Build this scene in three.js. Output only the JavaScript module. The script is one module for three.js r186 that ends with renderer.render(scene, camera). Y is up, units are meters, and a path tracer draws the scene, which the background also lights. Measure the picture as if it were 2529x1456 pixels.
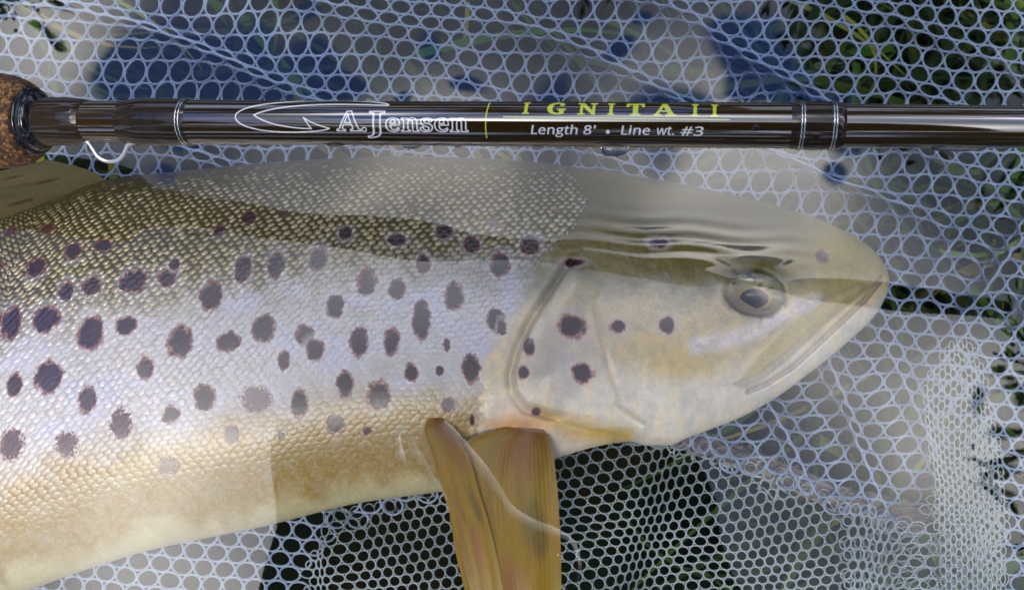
import * as THREE from 'three';
import { mergeGeometries } from 'three/addons/utils/BufferGeometryUtils.js';

// ---------------------------------------------------------------- camera
// Photo measurements below are in pixels of a 2529 x 1456 view of the photograph.
const VW = 2529, VH = 1456, FPX = 2258, TILT = THREE.MathUtils.degToRad(13), HC = 0.2046;
const CT = Math.cos(TILT), ST = Math.sin(TILT);
const scene = new THREE.Scene();
const camera = new THREE.PerspectiveCamera(2 * Math.atan(VH / 2 / FPX) * 180 / Math.PI, VW / VH, 0.005, 200);
camera.position.set(0, HC, 0);
camera.up.set(0, ST, -CT);
camera.lookAt(0, HC - CT, -ST);
camera.updateMatrixWorld(true);
camera.focus = 0.19; camera.userData.fStop = 45;
scene.add(camera);
function rayDir(px, py) {
  const a = (px - VW / 2) / FPX, b = (VH / 2 - py) / FPX;
  return [a, -CT + b * ST, -ST - b * CT];
}
function at(px, py, y) {                       // the point at height y seen at that pixel
  const d = rayDir(px, py), t = (y - HC) / d[1];
  return new THREE.Vector3(d[0] * t, y, d[2] * t);
}

// ---------------------------------------------------------------- small tools
let seed = 20240611;
function rnd() { seed |= 0; seed = seed + 0x6D2B79F5 | 0; let t = Math.imul(seed ^ seed >>> 15, 1 | seed); t = t + Math.imul(t ^ t >>> 7, 61 | t) ^ t; return ((t ^ t >>> 14) >>> 0) / 4294967296; }
const clamp = (x, a = 0, b = 1) => Math.min(b, Math.max(a, x));
const lerp = (a, b, t) => a + (b - a) * t;
const sst = (a, b, x) => { const t = clamp((x - a) / (b - a)); return t * t * (3 - 2 * t); };
function hash2(i, j) { let h = Math.imul(i, 374761393) + Math.imul(j, 668265263) | 0; h = Math.imul(h ^ h >>> 13, 1274126177); return ((h ^ h >>> 16) >>> 0) / 4294967296; }
function vnoise(x, y) {
  const i = Math.floor(x), j = Math.floor(y), u = x - i, v = y - j, a = u * u * (3 - 2 * u), b = v * v * (3 - 2 * v);
  return lerp(lerp(hash2(i, j), hash2(i + 1, j), a), lerp(hash2(i, j + 1), hash2(i + 1, j + 1), a), b);
}
function fbm(x, y, n = 4) { let s = 0, a = 0.5, t = 0; for (let k = 0; k < n; k++) { s += a * vnoise(x + k * 17.3, y - k * 9.1); t += a; a *= 0.5; x *= 2.03; y *= 2.03; } return s / t; }
function pchip(pts) {                          // smooth monotone interpolation through [x, y] points
  const p = pts.slice().sort((a, b) => a[0] - b[0]), n = p.length, d = [], m = [];
  for (let i = 0; i < n - 1; i++) d[i] = (p[i + 1][1] - p[i][1]) / (p[i + 1][0] - p[i][0]);
  m[0] = d[0]; m[n - 1] = d[n - 2];
  for (let i = 1; i < n - 1; i++) m[i] = d[i - 1] * d[i] <= 0 ? 0 : 2 / (1 / d[i - 1] + 1 / d[i]);
  return x => {
    if (x <= p[0][0]) return p[0][1] + m[0] * (x - p[0][0]);
    if (x >= p[n - 1][0]) return p[n - 1][1] + m[n - 1] * (x - p[n - 1][0]);
    let i = 0; while (x > p[i + 1][0]) i++;
    const h = p[i + 1][0] - p[i][0], t = (x - p[i][0]) / h, t2 = t * t, t3 = t2 * t;
    return (2 * t3 - 3 * t2 + 1) * p[i][1] + (t3 - 2 * t2 + t) * h * m[i] + (3 * t2 - 2 * t3) * p[i + 1][1] + (t3 - t2) * h * m[i + 1];
  };
}
function segDist(px, py, line) {               // [distance, side (+ = right hand of travel in x-right y-down), parameter along]
  let best = 1e9, side = 0, par = 0;
  for (let i = 0; i < line.length - 1; i++) {
    const ax = line[i][0], ay = line[i][1], bx = line[i + 1][0] - ax, by = line[i + 1][1] - ay;
    const t = clamp(((px - ax) * bx + (py - ay) * by) / (bx * bx + by * by)), dx = px - ax - t * bx, dy = py - ay - t * by, d = dx * dx + dy * dy;
    if (d < best) { best = d; side = bx * (py - ay) - by * (px - ax); par = (i + t) / (line.length - 1); }
  }
  return [Math.sqrt(best), Math.sign(side), par];
}
function inside(px, py, poly) {
  let c = false;
  for (let i = 0, j = poly.length - 1; i < poly.length; j = i++) {
    const [xi, yi] = poly[i], [xj, yj] = poly[j];
    if ((yi > py) !== (yj > py) && px < (xj - xi) * (py - yi) / (yj - yi) + xi) c = !c;
  }
  return c;
}
const texture = (w, h, fill, srgb = true, float = false) => {
  const d = float ? new Float32Array(w * h * 4) : new Uint8Array(w * h * 4), o = [0, 0, 0];
  for (let j = 0; j < h; j++) for (let i = 0; i < w; i++) {
    fill(i, j, o); const k = (j * w + i) * 4;
    for (let c = 0; c < 3; c++) d[k + c] = float ? o[c] : clamp(srgb ? (o[c] <= 0.0031308 ? o[c] * 12.92 : 1.055 * Math.pow(o[c], 1 / 2.4) - 0.055) : o[c]) * 255 + 0.5;
    d[k + 3] = float ? 1 : 255;
  }
  const t = new THREE.DataTexture(d, w, h, THREE.RGBAFormat, float ? THREE.FloatType : THREE.UnsignedByteType);
  t.magFilter = t.minFilter = THREE.LinearFilter; t.colorSpace = srgb && !float ? THREE.SRGBColorSpace : THREE.NoColorSpace; t.needsUpdate = true;
  return t;
};
const lin = (r, g, b) => new THREE.Color().setRGB(r, g, b);

// ---------------------------------------------------------------- sky: blue with broken bright cloud
const blueGaps = [[410, 170, 100], [480, 260, 90], [570, 110, 80], [650, 230, 100], [790, 190, 50], [760, 60, 45], [380, 430, 30], [1060, 60, 40], [1310, 240, 90], [1500, 170, 60],
  [1620, 330, 90], [1790, 120, 90], [1950, 150, 110], [1840, 270, 100], [2040, 310, 100], [1150, 200, 50], [1560, 60, 40], [40, 760, 100], [110, 930, 130], [60, 1110, 110], [230, 1000, 70], [950, 250, 40], [2000, 480, 40], [2120, 250, 60]]
  .map(([x, y, r]) => { const d = rayDir(x, y); return [d[0] / -d[1], d[2] / -d[1], r / FPX]; });
const thickCloud = [[100, 100, 330, 1.0], [430, 1300, 330, 1.5], [2330, 1080, 300, 1.0], [1780, 480, 290, 1.15], [1000, 420, 280, 0.7], [1200, 760, 260, 0.12], [2000, 930, 240, 0.35]]
  .map(([x, y, r, k]) => { const d = rayDir(x, y); return [d[0] / -d[1], d[2] / -d[1], r / FPX, k]; });
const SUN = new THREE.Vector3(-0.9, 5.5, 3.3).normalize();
const skyTexture = texture(2048, 1024, (i, j, o) => {
  const el = ((j + 0.5) / 1024 - 0.5) * Math.PI, az = ((i + 0.5) / 2048 - 0.5) * 2 * Math.PI;
  const y = Math.sin(el), x = Math.cos(el) * Math.cos(az), z = Math.cos(el) * Math.sin(az);
  if (y <= 0.02) { o[0] = 0.30; o[1] = 0.34; o[2] = 0.36; return; }
  const X = x / (y + 0.12) * 1.12, Z = z / (y + 0.12) * 1.12;
  const w = fbm(X * 3 + 7, Z * 3 - 3, 3) - 0.5;
  let c = fbm(X * 2.6 + w * 0.9 + 11.3, Z * 2.6 - w * 0.8 + 4.2, 5) - 0.36;
  const r = Math.hypot(x, z) / y;
  if (r < 1.1) {
    let g = 0;
    for (const [gx, gz, gr] of blueGaps) { const q = ((x / y - gx + w * 0.05) ** 2 + (z / y - gz - w * 0.05) ** 2) / (gr * gr); if (q < 6) g += Math.exp(-q * 1.1); }
    c = lerp(c, 0.17 - 0.58 * g + (c - 0.1) * 0.5, sst(1.1, 0.62, r));
  }
  let t = 0.035 + 0.25 * fbm(X * 4.1 - 5, Z * 4.1 + 8, 3);
  if (r < 1.3) for (const [gx, gz, gr, kk] of thickCloud) t += kk * 1.0 * Math.exp(-((x / y - gx + w * 0.12) ** 2 + (z / y - gz - w * 0.12) ** 2) / (gr * gr));
  const glow = Math.exp(-((Math.acos(clamp(x * SUN.x + y * SUN.y + z * SUN.z, -1, 1)) / 0.27) ** 2)); t += 1.9 * glow; c += 0.2 * glow; // added glow round the unseen sun, lights the fish from the viewer side
  const k = sst(-0.04, 0.18, c), hz = Math.pow(1 - y, 3);
  const b = [lerp(0.10, 0.42, hz), lerp(0.20, 0.55, hz), lerp(0.62, 0.85, hz)];
  const th = sst(0.1, 0.75, t);                 // thin cloud lets the blue through, thick cloud is white
  o[0] = lerp(b[0], lerp(2.15, 2.75, th) * t, k); o[1] = lerp(b[1], lerp(2.4, 2.68, th) * t, k); o[2] = lerp(b[2], lerp(3.1, 2.64, th) * t, k);
}, false, true);
skyTexture.mapping = THREE.EquirectangularReflectionMapping;
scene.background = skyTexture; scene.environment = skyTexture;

// soft sun, veiled by cloud
const sun = new THREE.DirectionalLight(lin(1, 0.93, 0.82), 0.6);
sun.position.copy(SUN).multiplyScalar(6); sun.target.position.set(0, 0, 0);
sun.castShadow = true; sun.shadow.radius = 24; sun.shadow.mapSize.set(2048, 2048);
Object.assign(sun.shadow.camera, { left: -0.4, right: 0.4, top: 0.4, bottom: -0.4, near: 0.1, far: 30 });
scene.add(sun, sun.target);

const renderer = new THREE.WebGLRenderer({ antialias: true });
renderer.setSize(1024, 589);
renderer.toneMapping = THREE.LinearToneMapping;
renderer.toneMappingExposure = 2.3;
renderer.shadowMap.enabled = true;

// ---------------------------------------------------------------- naming
const used = {};
function numbered(n) { used[n] = (used[n] ?? -1) + 1; return used[n] ? n + '_' + String(used[n]).padStart(3, '0') : n; }
function shade(m) { m.castShadow = m.receiveShadow = true; return m; }
function mesh(name, geo, mat, parent) { const m = shade(new THREE.Mesh(geo, mat)); m.name = parent ? name : numbered(name); (parent || scene).add(m); return m; }
function group(name, label, category, pos, g) { const o = new THREE.Group(); o.name = numbered(name); o.userData = { label, category }; if (g) o.userData.group = g; if (pos) o.position.copy(pos); scene.add(o); return o; }
function tag(o, label, category, g) { Object.assign(o.userData, { label, category }); if (g) o.userData.group = g; return o; }
const std = (c, o = {}) => new THREE.MeshPhysicalMaterial({ color: c, roughness: 0.7, ...o });

// a tube through points: rings of k corners; radius a number or a function of 0..1
function tube(pts, r, k = 6, closed = false, caps = true) {
  const n = pts.length, pos = [], nor = [], uv = [], idx = [], T = new THREE.Vector3(), N = new THREE.Vector3(), B = new THREE.Vector3(), up = new THREE.Vector3(0, 1, 0);
  let len = 0;
  for (let i = 0; i < n; i++) {
    const a = pts[closed ? (i + n - 1) % n : Math.max(0, i - 1)], b = pts[closed ? (i + 1) % n : Math.min(n - 1, i + 1)];
    T.subVectors(b, a).normalize();
    if (Math.abs(T.y) > 0.95) up.set(1, 0, 0); else up.set(0, 1, 0);
    N.crossVectors(up, T).normalize(); B.crossVectors(T, N);
    const rr = typeof r === 'number' ? r : r(i / (n - 1));
    if (i) len += pts[i].distanceTo(pts[i - 1]);
    for (let j = 0; j < k; j++) {
      const w = (j + 0.5) / k * Math.PI * 2, c = Math.cos(w), s = Math.sin(w);
      const x = N.x * c + B.x * s, y = N.y * c + B.y * s, z = N.z * c + B.z * s;
      pos.push(pts[i].x + x * rr, pts[i].y + y * rr, pts[i].z + z * rr); nor.push(x, y, z); uv.push(len, j / k);
    }
  }
  const m = closed ? n : n - 1;
  for (let i = 0; i < m; i++) for (let j = 0; j < k; j++) {
    const a = i * k + j, b = i * k + (j + 1) % k, c = ((i + 1) % n) * k + j, d = ((i + 1) % n) * k + (j + 1) % k;
    idx.push(a, b, c, b, d, c);
  }
  if (!closed && caps) for (let j = 1; j < k - 1; j++) { idx.push(0, j + 1, j); const e = (n - 1) * k; idx.push(e, e + j, e + j + 1); }
  const g = new THREE.BufferGeometry();
  g.setAttribute('position', new THREE.Float32BufferAttribute(pos, 3)); g.setAttribute('normal', new THREE.Float32BufferAttribute(nor, 3)); g.setAttribute('uv', new THREE.Float32BufferAttribute(uv, 2));
  g.setIndex(idx); return g;
}
const spline = (pts, n) => new THREE.CatmullRomCurve3(pts).getPoints(n);
// a grid surface from f(u, v) -> [x, y, z]
function sheet(nu, nv, f, uvf) {
  const pos = [], uv = [], idx = [];
  for (let j = 0; j <= nv; j++) for (let i = 0; i <= nu; i++) {
    const p = f(i / nu, j / nv); pos.push(p[0], p[1], p[2]);
    if (uvf) { const q = uvf(p, i / nu, j / nv); uv.push(q[0], q[1]); } else uv.push(i / nu, j / nv);
  }
  for (let j = 0; j < nv; j++) for (let i = 0; i < nu; i++) { const a = j * (nu + 1) + i, b = a + 1, c = a + nu + 1, d = c + 1; idx.push(a, c, b, b, c, d); }
  const g = new THREE.BufferGeometry();
  g.setAttribute('position', new THREE.Float32BufferAttribute(pos, 3)); g.setAttribute('uv', new THREE.Float32BufferAttribute(uv, 2)); g.setIndex(idx); g.computeVertexNormals();
  return g;
}

// ================================================================ SETTING
// ---- stream bed and banks
function groundY(x, z) {
  const d = Math.abs(z + 0.3 * Math.sin(x * 0.5)) + 0.35 * (fbm(x * 0.8 + 3, z * 0.8, 3) - 0.5);
  return -0.24 + 0.72 * sst(1.5, 2.9, d) + 0.05 * (fbm(x * 3, z * 3 + 9, 3) - 0.5) + 0.02 * (fbm(x * 22, z * 22, 3) - 0.5);
}
const spread = (n, near, far) => { const a = []; for (let i = 0; i <= n; i++) { const t = i / n * 2 - 1, s = Math.sign(t), q = Math.abs(t); a.push(s * (q < 0.7 ? near * q / 0.7 : near * Math.pow(far / near, (q - 0.7) / 0.3))); } return a; };
{
  const X = spread(260, 0.5, 60), Z = spread(260, 0.5, 60);
  const g = sheet(260, 260, (u, v) => { const x = X[Math.round(u * 260)], z = Z[Math.round(v * 260)]; return [x, groundY(x, z), z]; }, p => [p[0] * 2, p[2] * 2]);
  const t = texture(512, 512, (i, j, o) => {
    const x = i / 512, y = j / 512, tw = (f, s) => { const a = fbm(x * f + s, y * f, 4), b = fbm((x - 1) * f + s, y * f, 4), c = fbm(x * f + s, (y - 1) * f, 4), d = fbm((x - 1) * f + s, (y - 1) * f, 4); return lerp(lerp(a, b, x), lerp(c, d, x), y); };
    const n = tw(9, 0), m = tw(40, 5), q = sst(0.45, 0.6, tw(14, 40));
    o[0] = lerp(0.006, 0.0035, q) * (0.5 + n) * (0.6 + 0.9 * m); o[1] = lerp(0.006, 0.006, q) * (0.5 + n) * (0.6 + 0.9 * m); o[2] = 0.0035 * (0.5 + n) * (0.6 + m);
  });
  t.wrapS = t.wrapT = THREE.RepeatWrapping;
  const m = mesh('stream_bed', g, std(0xffffff, { map: t, roughness: 1, specularIntensity: 0.12 })); m.userData.kind = 'structure';
}

// ---- water weed on the bed: narrow blades, uncountable
{
  const pos = [], col = [], idx = [];
  function blade(x, y, z, ang, len, w, c, rise) {
    const n = 6, b = pos.length / 3, cv = (rnd() - 0.5) * 1.6;
    for (let i = 0; i <= n; i++) {
      const t = i / n, a = ang + cv * t * t, px = x + Math.cos(a) * len * t, pz = z + Math.sin(a) * len * t, ww = w * (1 - t * t * 0.9), py = y + rise * t - 0.02 * t * t;
      for (const s of [-1, 1]) { pos.push(px - Math.sin(a) * ww * s, py + s * w * 0.3, pz + Math.cos(a) * ww * s); col.push(c[0], c[1], c[2]); }
      if (i) { const k = b + (i - 1) * 2; idx.push(k, k + 1, k + 2, k + 1, k + 3, k + 2); }
    }
  }
  for (let i = 0; i < 1300; i++) {
    const right = rnd() < 0.75, px = right ? 1950 + rnd() * 900 : -300 + rnd() * 2900, py = right ? -250 + rnd() * 1750 : -300 + rnd() * 1000;
    const y = -0.21 + rnd() * 0.10, p = at(px, py, y), f = rnd();
    const c = f < 0.05 ? [0.14, 0.15, 0.03] : f < 0.4 ? [0.030, 0.058, 0.009] : [0.008, 0.018, 0.005];
    blade(p.x, y, p.z, 0.5 + (rnd() - 0.5) * (right ? 5 : 1.6), 0.03 + rnd() * 0.09, 0.0007 + rnd() * 0.0016, c.map(v => v * (0.7 + 0.6 * rnd())), rnd() * 0.03);
  }
  const g = new THREE.BufferGeometry();
  g.setAttribute('position', new THREE.Float32BufferAttribute(pos, 3)); g.setAttribute('color', new THREE.Float32BufferAttribute(col, 3)); g.setIndex(idx); g.computeVertexNormals();
  const m = mesh('water_weed', g, std(0xffffff, { vertexColors: true, side: THREE.DoubleSide, roughness: 0.8, specularIntensity: 0.3 }));
  m.userData.kind = 'stuff'; tag(m, 'dark green ribbon-leaved water weed on the stream bed under the net', 'water weed');
}

// ================================================================ THE FISH
const YM = -0.026;                              // height of the fish's middle plane
const topPx = [[-1700, 1150], [-1500, 1110], [-1200, 1010], [-700, 815], [-300, 655], [0, 552], [150, 498], [290, 446], [500, 424], [700, 405], [1000, 393], [1250, 401], [1500, 430], [1700, 463], [1850, 494], [2000, 537], [2090, 577], [2150, 617], [2180, 655]];
const botPx = [[-1700, 1400], [-1500, 1390], [-1200, 1440], [-700, 1570], [-300, 1545], [0, 1480], [189, 1414], [371, 1358], [658, 1298], [885, 1242], [1095, 1212], [1368, 1134], [1470, 1103], [1553, 1090], [1600, 1100], [1650, 1100], [1700, 1080], [1760, 1058], [1830, 1030], [1900, 992], [2020, 905], [2110, 830], [2160, 780], [2185, 735]];
const SN = at(2193, 692, YM), XS = SN.x, tq = x => Math.sqrt(Math.max(0, XS - x));
const zTop = pchip([[0, SN.z], ...topPx.map(([x, y]) => { const p = at(x, y, YM); return [tq(p.x), p.z]; })]);
const zBot = pchip([[0, SN.z], ...botPx.map(([x, y]) => { const p = at(x, y, YM); return [tq(p.x), p.z]; })]);
const thick = pchip([[0, 0], ...[[-1700, 0.005], [-1500, 0.006], [-1200, 0.011], [-700, 0.019], [-300, 0.022], [300, 0.0235], [900, 0.0238], [1270, 0.0228], [1500, 0.0212], [1800, 0.0168], [2000, 0.0118], [2100, 0.0085], [2160, 0.0055]].map(([x, t]) => [tq(at(x, 700, YM).x), t])]);
const prof = s => Math.pow(Math.max(0, 1 - Math.pow(Math.abs(s), 2.3)), 0.56);
function fishPlainY(x, z) {
  const t = tq(x), a = zTop(t), b = zBot(t), s = ((z - a) / Math.max(1e-9, b - a)) * 2 - 1;
  return Math.abs(s) >= 1 ? YM : YM + thick(t) * prof(s);
}
function onFish(px, py) { let p = at(px, py, -0.005); for (let k = 0; k < 6; k++) p = at(px, py, fishPlainY(p.x, p.z)); return p; }
const KU = 0.0000955;                           // metres per fish unit (about one view pixel)
const toU = p => [p.x / KU + 1264.5, p.z / KU + 1180];
const L = pts => pts.map(([x, y]) => toU(onFish(x, y)));
// landmarks of the head
const gillEdge = L([[1440, 628], [1400, 668], [1355, 735], [1315, 800], [1285, 860], [1268, 920], [1272, 968], [1300, 1003], [1350, 1018], [1420, 1022]]);
const preOp = L([[1470, 760], [1488, 840], [1503, 905], [1520, 960], [1530, 1005], [1590, 1045]]);
const maxilla = L([[2045, 733], [1980, 766], [1920, 806], [1868, 858], [1828, 910], [1808, 945], [1835, 953], [1885, 932], [1945, 885], [2010, 822], [2085, 757], [2150, 705], [2120, 700]]);
const mouth = L([[2180, 688], [2140, 738], [2085, 790], [2020, 852], [1965, 902], [1900, 945], [1850, 965]]);
const branchio = L([[1330, 1018], [1400, 1048], [1480, 1068], [1545, 1078]]);
const branchio2 = L([[1520, 1000], [1560, 1030], [1590, 1048]]);
const opBar = L([[1420, 640], [1385, 690], [1350, 745], [1330, 800], [1312, 830]]);
const silver = L([[1720, 852], [1790, 840], [1850, 822], [1900, 797], [1955, 768], [2010, 742]]);
const eyeC = toU(onFish(1866, 722));
const orangeC = toU(onFish(1275, 1050));
const nostril = toU(onFish(2032, 632));
// relief of the head in metres, over fish units
function relief(U, V) {
  let h = 0;
  if (U > 1150 && U < 1700) {
    const [d, s, pr] = segDist(U, V, gillEdge), sd = -s * d, ends = sst(0, 0.14, pr) * sst(1, 0.86, pr);
    h += ends * 0.0022 * sst(-7, 9, sd) * (1 - sst(30, 110, sd)) * sst(1120, 1200, U) - ends * 0.0022 * (0.4 + 1.2 * fbm(U / 40, V / 40 + 3, 2)) * Math.exp(-(((sd + 8) / 9) ** 2));
    const e = segDist(U, V, preOp)[0]; h -= 0.0004 * Math.exp(-((e / 7) ** 2));
    const f = segDist(U, V, branchio)[0]; h -= 0.0006 * Math.exp(-((f / 6) ** 2));
    const g = segDist(U, V, branchio2)[0]; h -= 0.0005 * Math.exp(-((g / 6) ** 2));
    const q = segDist(U, V, opBar)[0]; h -= 0.0005 * Math.exp(-((q / 13) ** 2));
  }
  if (U > 1700) {
    const m = segDist(U, V, maxilla.concat([maxilla[0]]))[0], ins = inside(U, V, maxilla) ? 1 : -1;
    h += 0.0012 * sst(-6, 22, m * ins) - 0.0002 * Math.exp(-(((m * ins + 6) / 7) ** 2));
    const o = segDist(U, V, mouth)[0]; h -= 0.0017 * Math.exp(-((o / 6.5) ** 2));
    const ex = (U - eyeC[0]) / 82, ey = (V - eyeC[1]) / 62, er = Math.hypot(ex * 0.97 + ey * 0.25, ey * 0.97 - ex * 0.25);
    h += -0.0011 * sst(1.04, 0.85, er) + 0.0003 * Math.exp(-(((er - 1.12) / 0.12) ** 2));
    const nd = Math.hypot(U - nostril[0], V - nostril[1]); h -= 0.0013 * Math.exp(-((nd / 13) ** 2));
  }
  return h;
}
function fishY(x, z) {
  const t = tq(x), a = zTop(t), b = zBot(t), s = ((z - a) / Math.max(1e-9, b - a)) * 2 - 1;
  if (Math.abs(s) >= 1) return YM;
  return YM + thick(t) * prof(s) + relief(x / KU + 1264.5, z / KU + 1180) * sst(1, 0.86, Math.abs(s)) * sst(0, 0.02, t);
}

// ---- skin
const spots = [[115, 565, 20, 14, 1], [180, 620, 20, 22], [255, 605, 22, 15], [88, 660, 24, 24], [225, 705, 22, 24], [163, 717, 17, 25], [330, 695, 31, 28], [413, 683, 20, 22], [430, 652, 11, 14], [540, 568, 15, 16], [615, 537, 16, 17], [700, 525, 13, 9, 1], [853, 575, 16, 17], [980, 592, 20, 14], [1097, 570, 18, 20], [1165, 604, 18, 21], [1235, 652, 22, 30], [1310, 605, 22, 24], [1220, 548, 11, 13, 2], [1020, 515, 13, 13, 2], [935, 505, 13, 12, 2], [1375, 520, 9, 9, 2], [1045, 650, 16, 22], [785, 640, 20, 30], [682, 655, 19, 31], [600, 665, 18, 32], [905, 695, 22, 32], [980, 712, 19, 23], [522, 730, 25, 33], [1122, 730, 21, 31], [1040, 790, 21, 45], [828, 757, 18, 28], [112, 787, 31, 32], [27, 795, 25, 37], [223, 822, 29, 39], [310, 803, 24, 21], [443, 842, 27, 37], [565, 843, 26, 23], [650, 810, 26, 30], [753, 826, 20, 24], [778, 864, 20, 24], [885, 843, 22, 33], [967, 843, 18, 30], [1103, 850, 7, 14, 1], [1225, 790, 20, 24], [1240, 808, 10, 17, 1], [700, 888, 13, 21], [1015, 920, 16, 21], [1085, 915, 9, 12], [1163, 910, 21, 33], [358, 908, 18, 26], [117, 930, 31, 36], [35, 950, 18, 27], [853, 948, 19, 29], [936, 975, 25, 31], [505, 980, 24, 29], [632, 985, 33, 27, 2], [740, 995, 19, 31], [1108, 1000, 17, 16], [215, 987, 20, 31], [422, 1023, 20, 20], [297, 1045, 22, 32, 1], [828, 1047, 19, 21], [908, 1063, 11, 9], [1166, 1037, 6, 13], [572, 1073, 17, 19], [693, 1075, 7, 9, 1], [27, 1097, 25, 32, 1], [163, 1097, 23, 25, 1], [415, 1150, 23, 19, 2],
  [1412, 807, 31, 27, 3], [1525, 806, 18, 15, 3], [1648, 803, 19, 18, 3], [1438, 920, 24, 23, 3], [1307, 860, 13, 20, 3], [1292, 922, 13, 14, 3], [1325, 1015, 10, 7, 3], [1418, 648, 22, 11, 3], [1628, 600, 22, 13, 3], [2032, 632, 19, 18, 4]]
  .map(([x, y, rx, ry, k]) => { const u = toU(onFish(x, y)); return [u[0], u[1], rx * 1.02, ry * 1.02, k || 0]; });
const spotGrid = {};
spots.forEach((s, i) => { for (let a = Math.floor((s[0] - 80) / 60); a <= Math.floor((s[0] + 80) / 60); a++) for (let b = Math.floor((s[1] - 90) / 60); b <= Math.floor((s[1] + 90) / 60); b++) (spotGrid[a + ',' + b] ??= []).push(s); });
const U0 = toU(onFish(-15, 900))[0], U1 = XS / KU + 1264.5 + 4, V0 = Math.min(...topPx.filter(p => p[0] > -100).map(p => toU(at(p[0], p[1], YM))[1])) - 8, V1 = toU(at(-20, 1490, YM))[1] + 10;
const TW = 2048, TH = Math.round(TW * (V1 - V0) / (U1 - U0));
const scaleEdge = L([[1440, 470], [1455, 505], [1420, 560], [1370, 610], [1330, 660], [1300, 700], [1275, 760], [1245, 815], [1215, 860], [1195, 930], [1190, 1010], [1170, 1080], [1150, 1200]]);
const boneC = L([[1490, 560], [1560, 590], [1680, 600], [1830, 620]]);
const PXS = 21.5, PYS = 25.5;                   // spacing of scales along a row, and of every second row
const tilt = [], S = { h: 0, d: 9, id: 0 };
function scaleAt(U, W, k) {                     // rounded overlapping scales on a staggered lattice
  S.h = 0; S.d = 9;
  const j0 = Math.round(W / (PYS / 2));
  for (let j = j0 - 2; j <= j0 + 2; j++) {
    const off = (j & 1) * 0.5, i0 = Math.round(U / PXS - off);
    for (let i = i0 - 1; i <= i0 + 1; i++) {
      const a = hash2(i, j), b = hash2(i + 91, j - 37), c = hash2(i - 53, j + 71);
      const du = U - (i + off + (a - 0.5) * 0.26) * PXS, dw = W - (j + (b - 0.5) * 0.32) * PYS / 2, z = k * (0.88 + 0.24 * c);
      const d = Math.hypot(du / (9.9 * z), dw / (7.9 * z)), h = d < 1 ? Math.sqrt(1 - d * d) * (0.8 + 0.35 * c) + (a - 0.5) * du * 0.035 + (b - 0.5) * dw * 0.035 : 0;
      if (d < S.d) S.d = d;
      if (h > S.h) { S.h = h; S.id = c; }
    }
  }
}
const bumpData = new Float32Array(TW * TH), sheen = new Float32Array(TW * TH);
const mix3 = (o, c, k) => { o[0] += (c[0] - o[0]) * k; o[1] += (c[1] - o[1]) * k; o[2] += (c[2] - o[2]) * k; };
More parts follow.
